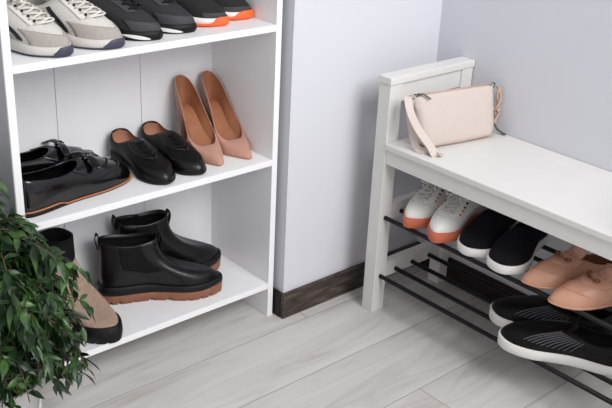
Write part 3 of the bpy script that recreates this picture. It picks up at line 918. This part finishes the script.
    ribbon([(xr + .008, 0, .026), (xr + .012, -.010, .012), (xr + .018, -.022, .0046), (xr + .020, -.034, .003)], .008, 'cord_end', m=M['steel'], wdir=(1, .6, 0))
handbag()

# ------------------------------------------------------------------ plant
def plant():
    PX, PY = -.982, .105; rz = .150
    r = empty('potted_ficus', (PX, PY, 0), 0, 'leafy green weeping fig in a pale grey pot left of the shelf', 'plant')
    R = .085
    mb = MB(); mb.lathe([(0, 0), (R * .70, 0), (R * .73, .004), (R * .97, rz - .012), (R, rz - .004), (R - .001, rz), (R - .007, rz), (R - .009, rz - .004), (R - .012, rz - .03), (0, rz - .03)], n=56)
    mb.build('pot', M['pot'], r, smooth=True, bevel=.0)
    mb = MB()
    mb.lathe([(0, rz - .014), (R * .3, rz - .012), (R * .6, rz - .016), (R - .0105, rz - .02)], n=40)
    mb.build('soil', M['soil'], r, smooth=True)
    rnd = random.Random(11)
    stems = MB(); leaves = MB()
    def leaf(p, d, L, w, roll):
        d = Vector(d).normalized()
        side = d.cross(Vector((0, 0, 1)))
        if side.length < .1: side = Vector((1, 0, 0))
        side.normalize(); side = Matrix.Rotation(roll, 3, d) @ side
        n = side.cross(d)
        base = len(leaves.v); N_ = 7
        prof = [0.04, .62, .95, 1., .78, .38, .03]
        droop = rnd.uniform(.1, .45)
        for i in range(N_):
            t = i / (N_ - 1)
            c = Vector(p) + d * L * t + Vector((0, 0, -1)) * droop * L * t * t
            ww = w * prof[i] * .5
            fold = .35 * ww
            wav = .06 * w * math.sin(t * 9 + roll * 3)
            leaves.v += [tuple(c - side * ww + n * (fold + wav)), tuple(c), tuple(c + side * ww + n * (fold - wav))]
        for i in range(N_ - 1):
            a = base + i * 3
            leaves.f += [(a, a + 1, a + 4, a + 3), (a + 1, a + 2, a + 5, a + 4)]
    # trunks then arching twigs; the side towards the shelf is kept short
    def xmax(z):
        T = [(.0, -.86), (.10, -.85), (.17, -.815), (.30, -.818), (.38, -.828), (.42, -.84), (.46, -.88), (.50, -.90), (.54, -.925), (.62, -.95)]
        for (z0, x0), (z1, x1) in zip(T, T[1:]):
            if z <= z1: return x0 + (x1 - x0) * (z - z0) / (z1 - z0)
        return -.95
    def ok(p, m=0.):
        wx, wy, wz = p[0] + PX, p[1] + PY, p[2]
        if wx > xmax(wz) - m: return False
        if wx > Xs0 - .012 and wy > Ys - .008 - m: return False
        if wy > .46 or wz < .03: return False
        if wz < rz + .035 and wx < -.925 and wy < .12: return False
        if wz < rz + .01 and math.hypot(p[0], p[1]) < R + .004: return False
        return True
    trunks = []
    for k in range(9):
        a = 2 * PI * k / 9 + rnd.uniform(-.2, .2); hh = rnd.uniform(.32, .57)
        rr = rnd.uniform(.02, .07)
        p0 = np.array([.025 * math.cos(a), .025 * math.sin(a), rz - .016])
        p3 = np.array([rr * math.cos(a) - .02, rr * math.sin(a), hh])
        p1 = p0 * .5 + p3 * .5 + np.array([rnd.uniform(-.02, .02), rnd.uniform(-.02, .02), .03])
        tr = spline([p0, p1, p3], 8); trunks.append(tr)
        stems.tube(tr, [.0048 * (1 - .6 * i / len(tr)) for i in range(len(tr))], n=7)
    made = 0; tries = 0
    while made < 400 and tries < 6000:
        tries += 1
        tr = trunks[rnd.randrange(9)]
        q = np.array(tr[rnd.randrange(2, len(tr))])
        ba = rnd.uniform(-PI, PI); bl = rnd.uniform(.05, .19)
        dirh = np.array([math.cos(ba), math.sin(ba), 0])
        rise = rnd.uniform(.0, .06); drop = rnd.uniform(-.02, .08) * (bl / .19 + .3)
        P = [q, q + dirh * bl * .4 + np.array([0, 0, rise]), q + dirh * bl * .8 + np.array([0, 0, rise * .7 - drop * .35]), q + dirh * bl + np.array([0, 0, rise * .3 - drop])]
        br = spline(P, 5)
        cut = len(br)
        for i_, p in enumerate(br):
            if not ok(p, .012): cut = i_; break
        br = br[:cut]
        if len(br) < 6: continue
        made += 1
        stems.tube(br, .0012, n=5)
        for li in range(3, len(br)):
            td = Vector(br[li] - br[li - 1]).normalized()
            for sg in ((-1, 1) if li % 2 else (1,)):
                base = Vector(br[li])
                out = td.cross(Vector((0, 0, 1))) * sg
                dd = (td * rnd.uniform(.1, .9) + out * rnd.uniform(.2, 1.) + Vector((rnd.uniform(-.6, .6), rnd.uniform(-.6, .6), rnd.uniform(-.6, .55)))).normalized()
                LL = rnd.uniform(.024, .043)
                tip = base + dd * LL + Vector((0, 0, -.2 * LL))
                if not ok(tip) or not ok(base + dd * LL * .6, .006): continue
                leaf(base, dd, LL, LL * rnd.uniform(.30, .40), rnd.uniform(-.9, .9))
    stems.build('stem', M['bark'], r, smooth=True)
    leaves.build('foliage', M['leaf'], r, smooth=True, recalc=False)
plant()

# ------------------------------------------------------------------ light, world, camera
w = bpy.data.worlds.new('world'); S.world = w; w.use_nodes = True
w.node_tree.nodes['Background'].inputs[0].default_value = (.97, .98, 1, 1)
w.node_tree.nodes['Background'].inputs[1].default_value = .66
def area(name, loc_, target, size, power, col=(1, 1, 1), sy=None):
    l = bpy.data.lights.new(name, 'AREA'); l.energy = power; l.size = size; l.color = col
    if sy: l.shape = 'RECTANGLE'; l.size_y = sy
    o = bpy.data.objects.new(name, l); COL.objects.link(o); o.location = loc_
    o.rotation_euler = (Vector(target) - Vector(loc_)).to_track_quat('-Z', 'Y').to_euler()
    return o
area('softbox_key', (-.35, -2.8, 2.75), (-.25, .1, .4), 1.8, 112, (1, .985, .97))  # unseen soft key lamp at front right, a flash softbox rather than a window

cam = bpy.data.cameras.new('camera'); co = bpy.data.objects.new('camera', cam); COL.objects.link(co); S.camera = co
yaw, pit, rol = math.radians(42.2822), math.radians(-24.2002), math.radians(2.8037)
fwd = Vector((math.sin(yaw) * math.cos(pit), math.cos(yaw) * math.cos(pit), math.sin(pit)))
rt = Vector((math.cos(yaw), -math.sin(yaw), 0)); up = rt.cross(fwd)
r2 = rt * math.cos(rol) + up * math.sin(rol); u2 = -rt * math.sin(rol) + up * math.cos(rol)
mw = Matrix((r2, u2, -fwd)).transposed().to_4x4(); mw.translation = Vector((-1.5922, -1.4691, 1.2795))
co.matrix_world = mw
cam.sensor_fit = 'HORIZONTAL'; cam.sensor_width = 36; cam.lens = 930.1971 * 36 / 612
cam.clip_start = .05
S.view_settings.view_transform = 'Standard'
S.view_settings.look = 'None'
